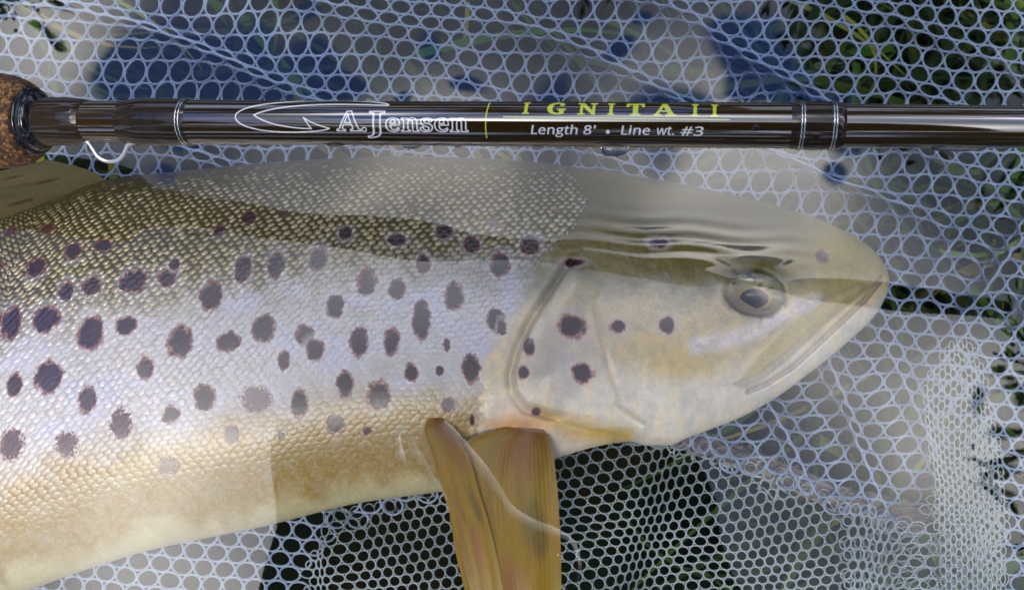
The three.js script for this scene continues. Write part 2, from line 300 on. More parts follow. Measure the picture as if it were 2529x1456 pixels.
const skin = texture(TW, TH, (i, j, o) => {
  const U = U0 + (i + 0.5) / TW * (U1 - U0), V = V0 + (j + 0.5) / TH * (V1 - V0);
  const x = (U - 1264.5) * KU, z = (V - 1180) * KU, t = tq(x), a = zTop(t), b = zBot(t), s = clamp(((z - a) / Math.max(1e-9, b - a)) * 2 - 1, -1, 1);
  const n1 = fbm(U / 60, V / 60, 4), n2 = fbm(U / 14 + 40, V / 14, 3), n3 = vnoise(U / 3.1, V / 3.1);
  let h = 0;
  const head = U > 1000 ? (() => { const [d, sd] = segDist(U, V, scaleEdge); return sst(-16, 16, -sd * d + (n2 - 0.5) * 40); })() : 0;
  // trunk: dark olive back, pale pearly flank, tan belly, cream underside
  const q = s + (n1 - 0.5) * 0.22;
  o[0] = 0.052; o[1] = 0.043; o[2] = 0.016;
  mix3(o, [0.33, 0.30, 0.235], sst(-0.40, -0.05, q));
  mix3(o, [0.50, 0.475, 0.475], sst(-0.16, 0.1, q) * 0.9);
  const lil = sst(0.5, 0.72, fbm(U / 90 + 9, V / 50, 3)) * sst(-0.3, 0.0, q) * (1 - sst(0.3, 0.6, q));
  mix3(o, [0.48, 0.47, 0.57], lil * 0.8);
  mix3(o, [0.275, 0.178, 0.026], sst(0.34, 0.62, q) * (0.75 + 0.25 * n2));
  mix3(o, [0.47, 0.43, 0.25], sst(0.84, 1.0, q));
  const green = sst(0.55, 0.8, fbm(U / 45 + 71, V / 35 + 3, 3)) * 0.35; mix3(o, [0.33, 0.34, 0.24], green * sst(-0.4, 0, q));
  if (head < 1) {
    const vis = 1 - head, W = (z - (a + b) / 2) / KU;
    const wx = 14 * (fbm(U / 90 + 3, V / 90, 2) - 0.5), wy = 12 * (fbm(U / 90 + 60, V / 90 + 8, 2) - 0.5);
    scaleAt(U + 0.12 * W + wx, W + wy, lerp(0.74, 1.0, sst(-0.95, -0.15, s)) * (0.94 + 0.12 * n1));
    const dors = 1 - sst(-0.36, -0.04, q), flank = 1 - sst(0.15, 0.5, q), gap = sst(0.84, 1.04, S.d), edgeOut = sst(-0.94, -0.66, s + (n2 - 0.5) * 0.14 + (S.id - 0.5) * 0.16), has = sst(0.14, 0.36, n1 + n2 * 0.25 + (flank - 0.2)) * edgeOut * sst(S.id * 0.55, S.id * 0.55 + 0.25, vis);
    const pearl = [0.35 + 0.16 * S.id, 0.29 + 0.14 * S.id, 0.125 + 0.12 * S.id];
    mix3(o, pearl, dors * (1 - gap) * has * vis * 0.9);
    mix3(o, [0.066, 0.050, 0.010], dors * gap * vis * 0.92);
    const rim = Math.exp(-(((S.d - 0.86) / 0.12) ** 2));
    mix3(o, [0.56, 0.53, 0.50], rim * (1 - dors) * flank * 0.45 * vis); mix3(o, [0.27, 0.245, 0.20], gap * (1 - dors) * flank * 0.32 * vis);
    const tint = S.id; mix3(o, tint < 0.33 ? [0.46, 0.44, 0.33] : tint < 0.66 ? [0.42, 0.44, 0.50] : [0.52, 0.42, 0.40], 0.22 * (1 - gap) * (1 - dors) * flank * vis);
    h += S.h * vis * (0.00055 * dors * has + 0.00009 * (1 - dors) * flank * (0.3 + 1.4 * S.id) + 0.00003 * (1 - flank) + 0.00002);
    sheen[j * TW + i] = 0.36 * (1 - gap) * vis * (dors * has + 0.6 * (1 - dors) * flank * (0.08 + 0.5 * S.id) + 0.06);
    if (q > 0.3) { const sp = sst(0.72, 0.92, hash2(Math.floor(U / 6 + (Math.floor(V / 5) & 1) * 0.5), Math.floor(V / 5))); mix3(o, [0.60, 0.55, 0.38], sp * 0.16 * sst(0.3, 0.55, q) * vis); }
  }
  if (head > 0) {
    const c = [0.085, 0.068, 0.010];
    const hs = s + (n1 - 0.5) * 0.2;
    mix3(c, [0.145, 0.112, 0.010], sst(-0.6, -0.3, hs)); mix3(c, [0.33, 0.30, 0.19], sst(-0.17, 0.0, hs));
    mix3(c, [0.63, 0.52, 0.31], sst(-0.06, 0.16, hs));
    const yel = Math.exp(-(((U - 1640) / 150) ** 2) - (((V - 880) / 100) ** 2)); mix3(c, [0.62, 0.46, 0.14], yel * 0.85);
    const lila = Math.exp(-(((U - 1400) / 130) ** 2) - (((V - 850) / 120) ** 2)); mix3(c, [0.45, 0.41, 0.41], lila * 0.8);
    mix3(c, [0.72, 0.67, 0.55], sst(0.45, 0.75, hs));
    // snout and jaws olive yellow
    const sn = sst(1960, 2120, U + (V - 700) * 0.1); mix3(c, [0.36, 0.295, 0.10], sn * 0.8 * (1 - sst(0.15, 0.55, s)));
    // silver patch under the eye
    const [sd] = segDist(U, V, silver); mix3(c, [0.78, 0.70, 0.66], sst(34, 8, sd + (n2 - 0.5) * 30) * (0.6 + 0.4 * sst(0.35, 0.6, n2)));
    const ex = (U - eyeC[0]) / 82, ey = (V - eyeC[1]) / 62, er = Math.hypot(ex * 0.97 + ey * 0.25, ey * 0.97 - ex * 0.25);
    mix3(c, [0.10, 0.08, 0.05], sst(1.2, 0.96, er + (n2 - 0.5) * 0.2) * (0.1 + 0.75 * sst(-0.4, 0.35, ey)));
    const mi = inside(U, V, maxilla), md = segDist(U, V, maxilla.concat([maxilla[0]]))[0];
    if (U > 1700) {
      if (mi) mix3(c, [0.52, 0.42, 0.20], sst(0, 20, md) * 0.75);
      mix3(c, [0.30, 0.18, 0.12], Math.exp(-((md / 5.5) ** 2)) * 0.25 * (0.4 + n2));
      const mo = segDist(U, V, mouth)[0]; mix3(c, [0.36, 0.30, 0.30], Math.exp(-((mo / 7) ** 2)) * 0.6);
    }
    if (U < 1700) {
      const [gd, gs] = segDist(U, V, gillEdge); mix3(c, [0.60, 0.42, 0.30], sst(-95, -20, -gs * gd) * sst(14, -10, -gs * gd) * sst(900, 980, V) * 0.6); 
      const pd = segDist(U, V, preOp)[0]; mix3(c, [0.50, 0.36, 0.18], Math.exp(-((pd / 6) ** 2)) * 0.35);
      const bd = segDist(U, V, branchio)[0]; mix3(c, [0.56, 0.40, 0.07], Math.exp(-((bd / 22) ** 2)) * 0.85);
      
      const orange = Math.exp(-(((U - orangeC[0]) / 85) ** 2) - (((V - orangeC[1]) / 26) ** 2)); mix3(c, [0.52, 0.24, 0.045], orange * 0.95);
    }
    const f = 0.9 + 0.2 * n2; c[0] *= f; c[1] *= f; c[2] *= f;
    const mott = fbm(U / 26 + 15, V / 26 + 4, 4), pore = sst(0.80, 0.95, hash2(Math.floor(U / 3.2), Math.floor(V / 3.2))); mix3(c, [c[0] * 0.72, c[1] * 0.76, c[2] * 0.8], sst(0.5, 0.72, mott) * 0.35); mix3(c, [c[0] * 1.15, c[1] * 1.06, c[2] * 0.85], sst(0.5, 0.3, mott) * 0.6); mix3(c, [0.10, 0.075, 0.04], pore * 0.16 * (1 - sst(0.2, 0.5, s)));
    mix3(o, c, head);
    h += head * (n2 * 0.00012 + fbm(U / 4.3 + 3, V / 4.3, 3) * 0.000008);
  }
  // spots
  const list = spotGrid[Math.floor(U / 60) + ',' + Math.floor(V / 60)];
  if (list) for (const [su, sv, rx, ry, k] of list) {
    const r = Math.hypot((U - su) / rx, (V - sv) / ry);
    if (r > 2.2) continue;
    const e = r + (n2 - 0.5) * 0.6 + (n3 - 0.5) * (k === 1 || k === 2 ? 0.6 : 0.18), halo = k === 3 ? [0.52, 0.45, 0.44] : [0.50, 0.49, 0.49];
    if (s > -0.45 && k !== 4) mix3(o, halo, 0.5 * sst(2.1, 1.1, e) * (1 - 0.75 * sst(0.3, 0.5, s)));
    mix3(o, k === 3 ? [0.30, 0.11, 0.07] : [0.21, 0.072, 0.045], sst(1.26, 1.0, e) * (k === 2 ? 0.45 : 0.85));
    sheen[j * TW + i] *= 1 - sst(1.25, 0.9, e);
    h *= 1 - 0.85 * sst(1.15, 0.8, e);
    mix3(o, [0.020, 0.007, 0.012], sst(1.02, 0.80, e) * (k === 2 ? 0.45 : k === 1 ? 0.75 : 0.93));
  }
  const g = 0.94 + 0.12 * n3; o[0] *= g; o[1] *= g; o[2] *= g;
  bumpData[j * TW + i] = h;
});
let bumpMax = 0; for (let i = 0; i < bumpData.length; i++) bumpMax = Math.max(bumpMax, bumpData[i]);
const skinBump = texture(TW, TH, (i, j, o) => { o[0] = o[1] = o[2] = bumpData[j * TW + i] / bumpMax; }, false, true);
const skinSheen = texture(TW, TH, (i, j, o) => { o[0] = 0; o[1] = 0.30; o[2] = sheen[j * TW + i]; }, false); // green: roughness, blue: silvery guanine in the scales
for (const t of [skin, skinBump, skinSheen]) { t.wrapS = THREE.MirroredRepeatWrapping; t.wrapT = THREE.MirroredRepeatWrapping; }
const skinMat = std(0xffffff, { map: skin, bumpMap: skinBump, bumpScale: bumpMax, roughness: 1, roughnessMap: skinSheen, metalness: 1, metalnessMap: skinSheen, ior: 1.5 });
const skinUV = (x, z) => [(x / KU + 1264.5 - U0) / (U1 - U0), (z / KU + 1180 - V0) / (V1 - V0)];

const fish = group('brown_trout', 'spotted brown trout lying on its side in shallow water inside the white landing net', 'fish');
{
  const nu = 1060, nt = 400, nb = 70, ring = nt + nb, tMax = tq(at(-1700, 700, YM).x), pos = [], uv = [], idx = [];
  for (let i = 0; i <= nu; i++) {
    const t = tMax * (1 - i / nu), x = XS - t * t, a = zTop(t), b = zBot(t), T = thick(t);
    for (let j = 0; j < ring; j++) {
      let s, y, z;
      if (j <= nt) { s = -Math.cos(j / nt * Math.PI); s = s * 0.75 + 0.25 * (j / nt * 2 - 1); z = lerp(a, b, (s + 1) / 2); y = j === 0 || j === nt ? YM : fishY(x, z); }
      else { s = Math.cos((j - nt) / nb * Math.PI); z = lerp(a, b, (s + 1) / 2); y = YM - T * 0.95 * prof(s); }
      pos.push(x, y, z); uv.push(...skinUV(x, z));
    }
  }
  for (let i = 0; i < nu; i++) for (let j = 0; j < ring; j++) { const a = i * ring + j, b = i * ring + (j + 1) % ring, c = a + ring, d = b + ring; idx.push(a, b, c, b, d, c); }
  const g = new THREE.BufferGeometry();
  g.setAttribute('position', new THREE.Float32BufferAttribute(pos, 3)); g.setAttribute('uv', new THREE.Float32BufferAttribute(uv, 2)); g.setIndex(idx); g.computeVertexNormals();
  mesh('body', g, skinMat, fish);
}
// ---- eye: eyeball with gold iris, dark pupil and clear cornea
{
  const c = onFish(1866, 722), eyeY = fishPlainY(c.x, c.z) - 0.0022;
  const eye = new THREE.Group(); eye.name = 'eye'; eye.position.set(c.x, eyeY, c.z); eye.rotation.set(0.6, 0, 0.14); fish.add(eye);
  const irisTex = texture(512, 256, (i, j, o) => {
    const lat = (j + 0.5) / 256, th = i / 512 * Math.PI * 2, n = fbm(Math.cos(th) * 4 + 9, Math.sin(th) * 4 + lat * 6, 3), n2 = fbm(Math.cos(th) * 16, Math.sin(th) * 16 + lat * 9, 3);
    const r = (1 - lat) * 180;                  // degrees from the pole
    o[0] = 0.27; o[1] = 0.26; o[2] = 0.16; mix3(o, [0.06, 0.055, 0.02], sst(0.5, 0.62, n) * 0.7);
    mix3(o, [0.31, 0.26, 0.09], sst(64, 46, r) * (0.55 + 0.45 * n2));
    mix3(o, [0.05, 0.045, 0.03], sst(0.52, 0.64, n) * 0.6 * sst(58, 50, r));
    mix3(o, [0.50, 0.30, 0.06], Math.exp(-(((r - 30) / 4) ** 2)) * 0.7 * (0.3 + n));
    mix3(o, [0.008, 0.007, 0.012], sst(29, 26, r));
  });
  const ball = new THREE.SphereGeometry(1, 64, 40); ball.scale(0.0073, 0.0030, 0.0055);
  const m = mesh('eyeball', ball, std(0xffffff, { map: irisTex, roughness: 0.35 }), eye);
  const cor = new THREE.SphereGeometry(1, 64, 24, 0, Math.PI * 2, 0, Math.PI * 0.45); cor.scale(0.0075, 0.0034, 0.0057);
  mesh('cornea', cor, std(0xffffff, { transmission: 1, roughness: 0.03, ior: 1.22, thickness: 0 }), eye);
}
// ---- fins
function finSkin(w, h, base, dark, rays, blots, flesh) {
  const map = texture(w, h, (i, j, o) => {
    const u = i / w, v = j / h, n = fbm(u * 14, v * 10, 4), n9 = fbm(u * 60, v * 90, 3), ray = Math.abs(((u * rays + (n - 0.5) * 0.22 + 5) % 1) - 0.5) * 2, f = sst(0.45, 0.95, ray) * (0.5 + n9);
    o[0] = base[0]; o[1] = base[1]; o[2] = base[2]; mix3(o, dark, f * 0.13); mix3(o, [dark[0] * 0.8, dark[1] * 0.7, dark[2] * 0.7], sst(0.45, 0.75, fbm(u * 6 + 30, v * 5 + 7, 5)) * 0.55); mix3(o, [base[0] * 0.75, base[1] * 0.95, base[2]], sst(0.45, 0.7, fbm(u * 4 + 80, v * 4 + 17, 4)) * 0.5); mix3(o, [base[0] * 1.25, base[1] * 1.25, base[2] * 1.3], (n9 - 0.4) * 0.5);
    if (flesh) mix3(o, flesh, sst(0.2, 0.04, v + (n - 0.5) * 0.14));
    for (const [bu, bv, r, c] of blots) { const d = Math.hypot(u - bu, (v - bv) * 1.6) / r + (n - 0.5) * 0.7; mix3(o, c, sst(1.3, 0.5, d) * 0.6); }
  });
  const bump = texture(w, h, (i, j, o) => { const u = i / w, v = j / h, n = fbm(u * 14, v * 10, 4); o[0] = o[1] = o[2] = 0.5 + 0.5 * Math.cos(2 * Math.PI * (u * rays + (n - 0.5) * 0.22)); }, false);
  return std(0xffffff, { map, bumpMap: bump, bumpScale: 0.00002, roughness: 0.4, side: THREE.DoubleSide, transmission: 0.42, thickness: 0 });
}
// a fin between two edge lines, given as [px, py, height]; u runs across from edge to edge, v from base to tip
function fin(name, left, right, mat, ruffle, parent = fish) {
  const A = spline(left.map(p => at(...p)), 60), B = spline(right.map(p => at(...p)), 60), nu = 60, nv = 60, faces = [];
  for (const side of [0, 1]) faces.push(sheet(nu, nv, (u0, v) => {
    const u = u0 + (u0 < 0.001 ? 1 : u0 > 0.999 ? 0.3 : 0) * (fbm(v * 34, ruffle * 9e4, 3) - 0.5) * 0.035 * v;
    const a = A[Math.round(v * 60)], b = B[Math.round(v * 60)], e = Math.sin(Math.PI * u);
    return [lerp(a.x, b.x, u), lerp(a.y, b.y, u) + ruffle * (Math.sin(u * 17 + v * 3) * 0.4 + e) * v - side * 0.0006 * (0.3 + 0.7 * e) * (1.05 - v * 0.7), lerp(a.z, b.z, u)];
  }));
  const k = faces[1].index.array; for (let i = 0; i < k.length; i += 3) { const q = k[i]; k[i] = k[i + 1]; k[i + 1] = q; } faces[1].computeVertexNormals();
  return mesh(name, mergeGeometries(faces), mat, parent);
}
const pectoralMat = finSkin(512, 512, [0.37, 0.222, 0.008], [0.25, 0.115, 0.006], 23, [[0.75, 0.14, 0.4, [0.20, 0.045, 0.012]], [0.6, 0.3, 0.2, [0.30, 0.13, 0.02]], [0.5, 0.72, 0.16, [0.34, 0.13, 0.05]], [0.78, 0.55, 0.12, [0.13, 0.10, 0.015]]], [0.46, 0.21, 0.05]);
fin('pectoral_fin', [[1298, 1030, -0.0150], [1240, 1056, -0.0102], [1150, 1092, -0.0085], [1106, 1170, -0.0078], [1115, 1300, -0.0075], [1150, 1460, -0.008], [1215, 1600, -0.010], [1290, 1690, -0.012]],
  [[1306, 1030, -0.0150], [1338, 1056, -0.0130], [1360, 1096, -0.0124], [1376, 1200, -0.011], [1384, 1330, -0.010], [1386, 1460, -0.010], [1378, 1600, -0.012], [1350, 1690, -0.013]], pectoralMat, 0.0010);
fin('pectoral_fin', [[1062, 1026, -0.0075], [1048, 1060, -0.0062], [1064, 1110, -0.0060], [1090, 1200, -0.0062], [1120, 1300, -0.0064], [1150, 1420, -0.0072], [1200, 1580, -0.0090]],
  [[1082, 1026, -0.0076], [1112, 1056, -0.0064], [1152, 1116, -0.0064], [1185, 1220, -0.0066], [1215, 1320, -0.0068], [1240, 1440, -0.0076], [1262, 1590, -0.0092]], pectoralMat, 0.0002);
const dorsalMat = finSkin(512, 256, [0.085, 0.072, 0.036], [0.030, 0.022, 0.010], 26, [[0.70, 0.3], [0.84, 0.55], [0.92, 0.22], [0.62, 0.62], [0.77, 0.8], [0.5, 0.3], [0.4, 0.6], [0.3, 0.3]].map(([u, v]) => [u, v, 0.05, [0.03, 0.006, 0.005]]));
dorsalMat.transmission = 0; dorsalMat.roughness = 0.75; dorsalMat.specularIntensity = 0.3;
fin('dorsal_fin', [[-420, 690, -0.024], [-430, 600, -0.019], [-420, 520, -0.017]], [[292, 468, -0.022], [230, 425, -0.017], [120, 394, -0.014]], dorsalMat, 0.0004);
const caudalMat = finSkin(256, 256, [0.16, 0.12, 0.05], [0.07, 0.05, 0.02], 22, []);
fin('tail_fin', [[-1670, 1150, -0.026], [-1900, 1080, -0.026], [-2150, 960, -0.028]], [[-1670, 1400, -0.026], [-1900, 1520, -0.026], [-2120, 1660, -0.028]], caudalMat, 0.001);

// ================================================================ LANDING NET
const net = group('landing_net', 'white knotless mesh landing net bag spread under the trout', 'landing net');
const netMat = std(lin(0.20, 0.26, 0.37), { roughness: 0.5, side: THREE.DoubleSide });
const fineMat = std(lin(0.27, 0.325, 0.35), { roughness: 0.5, side: THREE.DoubleSide });
// cells on a staggered lattice; each cell is a rounded loop of thread, so two threads lie side by side along every bar
function netting(keep, place, a, b, r, inset, rotate, origin) {
  const pos = [], nor = [], idx = [], K = 4, ca = Math.cos(rotate), sa = Math.sin(rotate);
  const P = new THREE.Vector3(), N = new THREE.Vector3(), B = new THREE.Vector3(), T = new THREE.Vector3();
  const corner = [[0, -2 / 3], [0.5, -1 / 3], [0.5, 1 / 3], [0, 2 / 3], [-0.5, 1 / 3], [-0.5, -1 / 3]];
  for (let j = -90; j <= 90; j++) for (let i = -90; i <= 90; i++) {
    const cx = (i + (j & 1) * 0.5) * a, cy = j * b, gx = origin[0] + cx * ca - cy * sa, gy = origin[1] + cx * sa + cy * ca;
    if (!keep(gx, gy)) continue;
    const loop = [];
    for (let k = 0; k < 6; k++) {
      const c = corner[k], d = corner[(k + 1) % 6];
      for (const f of [0.27, 0.73]) {
        const lx = lerp(c[0], d[0], f) * a * inset, ly = lerp(c[1], d[1], f) * b * 1.0 * inset * 1.0;
        const px = cx + lx, py = cy + ly;
        loop.push(place(origin[0] + px * ca - py * sa, origin[1] + px * sa + py * ca));
      }
    }
    const base = pos.length / 3, n = loop.length;
    for (let k = 0; k < n; k++) {
      T.subVectors(loop[(k + 1) % n], loop[(k + n - 1) % n]).normalize(); N.set(-T.z, 0, T.x).normalize(); B.crossVectors(T, N);
      const rr = r * (0.88 + 0.24 * hash2(i * 13 + k, j * 7));
      for (let q = 0; q < K; q++) { const w = (q + 0.5) / K * Math.PI * 2, c = Math.cos(w), s = Math.sin(w); P.set(N.x * c + B.x * s, N.y * c + B.y * s, N.z * c + B.z * s); pos.push(loop[k].x + P.x * rr, loop[k].y + P.y * rr, loop[k].z + P.z * rr); nor.push(P.x, P.y, P.z); }
    }
    for (let k = 0; k < n; k++) for (let q = 0; q < K; q++) { const A = base + k * K + q, C = base + k * K + (q + 1) % K, D = base + ((k + 1) % n) * K + q, E = base + ((k + 1) % n) * K + (q + 1) % K; idx.push(A, C, D, C, E, D); }
  }
  const g = new THREE.BufferGeometry();
  g.setAttribute('position', new THREE.Float32BufferAttribute(pos, 3)); g.setAttribute('normal', new THREE.Float32BufferAttribute(nor, 3)); g.setIndex(idx);
  return g;
}
const fishPoly = [...topPx.filter(p => p[0] > -800), [2193, 692], ...botPx.filter(p => p[0] > -800).reverse()];
const finePoly = [[735, 1760], [745, 1400], [800, 1290], [960, 1225], [1200, 1150], [1400, 1060], [1700, 1085], [1800, 1115], [1950, 1185], [2120, 1250], [2275, 1300], [2290, 1200], [2370, 1060], [2440, 1040], [2470, 1250], [2480, 1760]];
// folds: [direction of the fold lines in degrees, spacing, strength, phase, x, y, radius of influence]
const folds = [[16, 235, 0.60, 0.4, 500, 120, 700], [24, 200, 0.55, 1.9, 1700, 200, 650], [30, 150, 0.6, 2.6, 2150, 330, 380], [62, 170, 0.55, 0.2, 2050, 1020, 330], [-50, 130, 0.6, 1.2, 2440, 650, 240]];
function draped(px, py, y0, amp) {
  let dx = 0, dy = 0, h = 0;
  for (const [deg, sp, st, ph, cx, cy, R] of folds) {
    const w = Math.exp(-(((px - cx) / R) ** 2) - (((py - cy) / (R * 0.75)) ** 2)); if (w < 0.02) continue;
    const c = Math.cos(deg * Math.PI / 180), s = Math.sin(deg * Math.PI / 180), q = -px * s + py * c + 26 * Math.sin((px * c + py * s) / 210 + ph), k = 2 * Math.PI / sp;
    const f = -st / k * Math.sin(k * q + ph) * 1.05 * w; dx += -s * f; dy += c * f; h += Math.cos(k * q + ph) * w;
  }
  dx += 16 * (fbm(px / 160, py / 160, 2) - 0.5) + 5 * (fbm(px / 40, py / 40, 2) - 0.5); dy += 16 * (fbm(px / 160 + 50, py / 160, 2) - 0.5) + 5 * (fbm(px / 40 + 9, py / 40, 2) - 0.5);
  return at(px + dx, py + dy, y0 + amp * h + 0.004 * (fbm(px / 300 + 5, py / 300, 2) - 0.5));
}
const baseY = (px, py) => -0.050 - 0.012 * sst(2050, 2500, px) - 0.006 * sst(1000, 1400, py) + 0.010 * sst(350, 0, py) * sst(1800, 600, px);
mesh('net_wall', netting((x, y) => x > -160 && x < 2700 && y > -170 && y < 1640 && !(inside(x, y, fishPoly) && inside(x, y - 90, fishPoly) && inside(x, y + 90, fishPoly) && inside(x + 90, y, fishPoly)) && !(inside(x, y, finePoly) && inside(x, y - 30, finePoly)),
  (x, y) => draped(x, y, baseY(x, y), 0.0065), 53, 38.5, 0.00041, 0.925, 0.10, [1265, 700]), netMat, net);
// second layer where the bag is folded over itself
const foldPoly = [[2285, 960], [2330, 860], [2400, 830], [2440, 930], [2468, 1080], [2490, 1280], [2470, 1700], [2340, 1700], [2312, 1240], [2290, 1080]];
mesh('net_wall', netting((x, y) => inside(lerp(2360, x, 0.55), y, foldPoly), (x, y) => draped(lerp(2360, x, 0.55), y, -0.040, 0.003), 26, 21, 0.00015, 0.95, 0.5, [2360, 1150]), fineMat, net);
// fine-meshed floor of the bag
function fineAt(px, py) {
  const q = px + 0.35 * py, w = Math.exp(-(((px - 1500) / 240) ** 2)), w2 = Math.exp(-(((px - 2300) / 160) ** 2)), w3 = Math.exp(-(((px - 790) / 90) ** 2));
  const dx = 22 * Math.sin(q / 60) * w + 30 * Math.sin(px / 45) * w2 + 18 * w3 * Math.sin(px / 28) + 10 * (fbm(px / 130, py / 130, 2) - 0.5), dy = 9 * Math.sin((py - 0.3 * px) / 55) + 10 * (fbm(px / 130 + 31, py / 130, 2) - 0.5);
  return at(px + dx, py + dy, -0.054 - 0.006 * Math.sin(q / 60) * w + 0.006 * w2 * Math.cos(px / 45) + 0.005 * Math.sin((py - 0.3 * px) / 55) * 0.6 + 0.006 * w3);
}
mesh('net_floor', netting((x, y) => inside(x, y, finePoly), fineAt, 28, 24, 0.00021, 0.95, -0.16, [1600, 1350]), fineMat, net);
mesh('net_floor', netting((x, y) => inside(x, y, finePoly) && x > 2060, (x, y) => { const p = fineAt(x * 0.97 + 60, y + 9); p.y += 0.006; return p; }, 28, 22, 0.00021, 0.95, -0.9, [2300, 1350]), fineMat, net);
// frayed seam between wall and floor
{
  const line = [[1660, 1078], [1740, 1096], [1830, 1130], [1950, 1182], [2080, 1228], [2190, 1256], [2280, 1290]], parts = [], c = spline(line.map(p => at(p[0], p[1], -0.0600)), 90);
  const bandMat = std(lin(0.20, 0.175, 0.16), { roughness: 0.95, side: THREE.DoubleSide });
  const w = u => 0.0033 * (0.75 + 0.5 * fbm(u * 14, 3, 3));
  const g = sheet(90, 10, (u, v) => { const i = Math.round(u * 90), p = c[i], q = c[Math.min(90, i + 1)], o = c[Math.max(0, i - 1)], tx = q.x - o.x, tz = q.z - o.z, l = Math.hypot(tx, tz), k = (v * 2 - 1) * w(u); return [p.x - tz / l * k, p.y + 0.0016 * Math.sqrt(1 - (v * 2 - 1) ** 2) + 0.0007 * fbm(u * 60, v * 6, 2), p.z + tx / l * k]; });
  mesh('seam_tape', g, bandMat, net);
  for (let i = 0; i < 230; i++) {
    const u = rnd(), k = Math.floor(u * 89), p = c[k], q = c[k + 1], tx = q.x - p.x, tz = q.z - p.z, l = Math.hypot(tx, tz), off = (rnd() - 0.5) * 1.8 * w(u), a = Math.atan2(tz, tx) + (rnd() - 0.5) * 1.6, len = 0.002 + rnd() * 0.004, pts = [];
    for (let t = 0; t <= 4; t++) { const s = (t / 4 - 0.5) * len, bend = (rnd() - 0.5) * 0.0008; pts.push(new THREE.Vector3(p.x - tz / l * off + Math.cos(a) * s - Math.sin(a) * bend, p.y + 0.0020 + rnd() * 0.0008, p.z + tx / l * off + Math.sin(a) * s + Math.cos(a) * bend)); }
    parts.push(tube(pts, 0.00010 + rnd() * 0.00006, 3));
  }
  const fz = mesh('seam_fibres', mergeGeometries(parts), std(lin(0.26, 0.23, 0.21), { roughness: 0.9 }), net); fz.userData.kind = 'stuff';
  const loops = [];
  for (let i = 0; i < 5; i++) {
    const k = 6 + i * 17, p = c[k], q = c[k + 1], tx = (q.x - p.x), tz = (q.z - p.z), l = Math.hypot(tx, tz), pts = [];
    for (let t = 0; t <= 12; t++) { const ph = t / 12 * Math.PI * 2, along = (t / 12 - 0.5) * 0.011 + 0.0012 * Math.sin(ph * 2), out = 0.0030 + 0.0020 * (1 - Math.cos(ph)) * (0.1 + 1.3 * hash2(i, 3)) * 0.7 + 0.0012 * Math.sin(ph * 3 + i) + (hash2(i, t) - 0.5) * 0.0008; pts.push(new THREE.Vector3(p.x + tx / l * along - tz / l * out, p.y + 0.001 * Math.sin(ph) + 0.0015, p.z + tz / l * along + tx / l * out)); }
    loops.push(tube(spline(pts, 40), 0.00024, 5));
  }
  mesh('seam_thread', mergeGeometries(loops), std(lin(0.42, 0.46, 0.50), { roughness: 0.6 }), net);
}

// ================================================================ FLY ROD
const R0 = at(0, 299, 0.026), R1 = at(2529, 313, 0.058);
const rod = group('fly_rod', 'glossy dark brown fly rod with lettering and cork grip held above the trout', 'fishing rod', R0);
const rx = new THREE.Vector3().subVectors(R1, R0).normalize();
const midDir = new THREE.Vector3(0, HC, 0).sub(new THREE.Vector3().lerpVectors(R0, R1, 0.5)); midDir.addScaledVector(rx, -midDir.dot(rx)).normalize();
const rdown = new THREE.Vector3().crossVectors(midDir, rx).normalize().multiplyScalar(1); // image-down direction
if (rdown.z < 0) rdown.negate();
rod.quaternion.setFromRotationMatrix(new THREE.Matrix4().makeBasis(rx, rdown.clone().negate(), new THREE.Vector3().crossVectors(rx, rdown.clone().negate())));
const fwd = new THREE.Vector3(0, -CT, -ST);
const depthAt = s => new THREE.Vector3().copy(R0).addScaledVector(rx, s).sub(camera.position).dot(fwd);
function rodS(px) { const k = (px - VW / 2) / FPX; return (k * depthAt(0) - R0.x) / (rx.x - k * rx.dot(fwd)); } // distance along the rod seen at that column
const rodR = (px, r) => r * depthAt(rodS(px)) / FPX;
// surface of revolution about local x; local z faces the viewer, local y is up in the picture
function revolve(prof, seg, uvf) {
  const pos = [], uv = [], idx = [], n = prof.length;
  for (let i = 0; i < n; i++) for (let j = 0; j <= seg; j++) { const th = (j / seg * 2 - 1) * Math.PI; pos.push(prof[i][0], -Math.sin(th) * prof[i][1], Math.cos(th) * prof[i][1]); const q = uvf ? uvf(prof[i][0], th, prof[i][1]) : [prof[i][0], th * prof[i][1]]; uv.push(q[0], q[1]); }
  for (let i = 0; i < n - 1; i++) for (let j = 0; j < seg; j++) { const a = i * (seg + 1) + j, b = a + 1, c = a + seg + 1, d = c + 1; idx.push(a, c, b, b, c, d); }
  const g = new THREE.BufferGeometry();
  g.setAttribute('position', new THREE.Float32BufferAttribute(pos, 3)); g.setAttribute('uv', new THREE.Float32BufferAttribute(uv, 2)); g.setIndex(idx); g.computeVertexNormals();
  const nn = g.attributes.normal;               // close the seam in the shading
  for (let i = 0; i < n; i++) { const a = i * (seg + 1), b = a + seg; const x = nn.getX(a) + nn.getX(b), y = nn.getY(a) + nn.getY(b), z = nn.getZ(a) + nn.getZ(b), l = Math.hypot(x, y, z) || 1; nn.setXYZ(a, x / l, y / l, z / l); nn.setXYZ(b, x / l, y / l, z / l); }
  return g;
}
function rodProfile(pts, n = 40) { const f = pchip(pts), a = pts[0][0], b = pts[pts.length - 1][0], out = []; for (let i = 0; i <= n; i++) { const px = lerp(a, b, i / n); out.push([rodS(px), rodR(px, f(px))]); } return out; }
const gloss = { roughness: 0.06, clearcoat: 1, clearcoatRoughness: 0.02, ior: 1.9 };
const blankMat = std(lin(0.035, 0.021, 0.006), gloss);
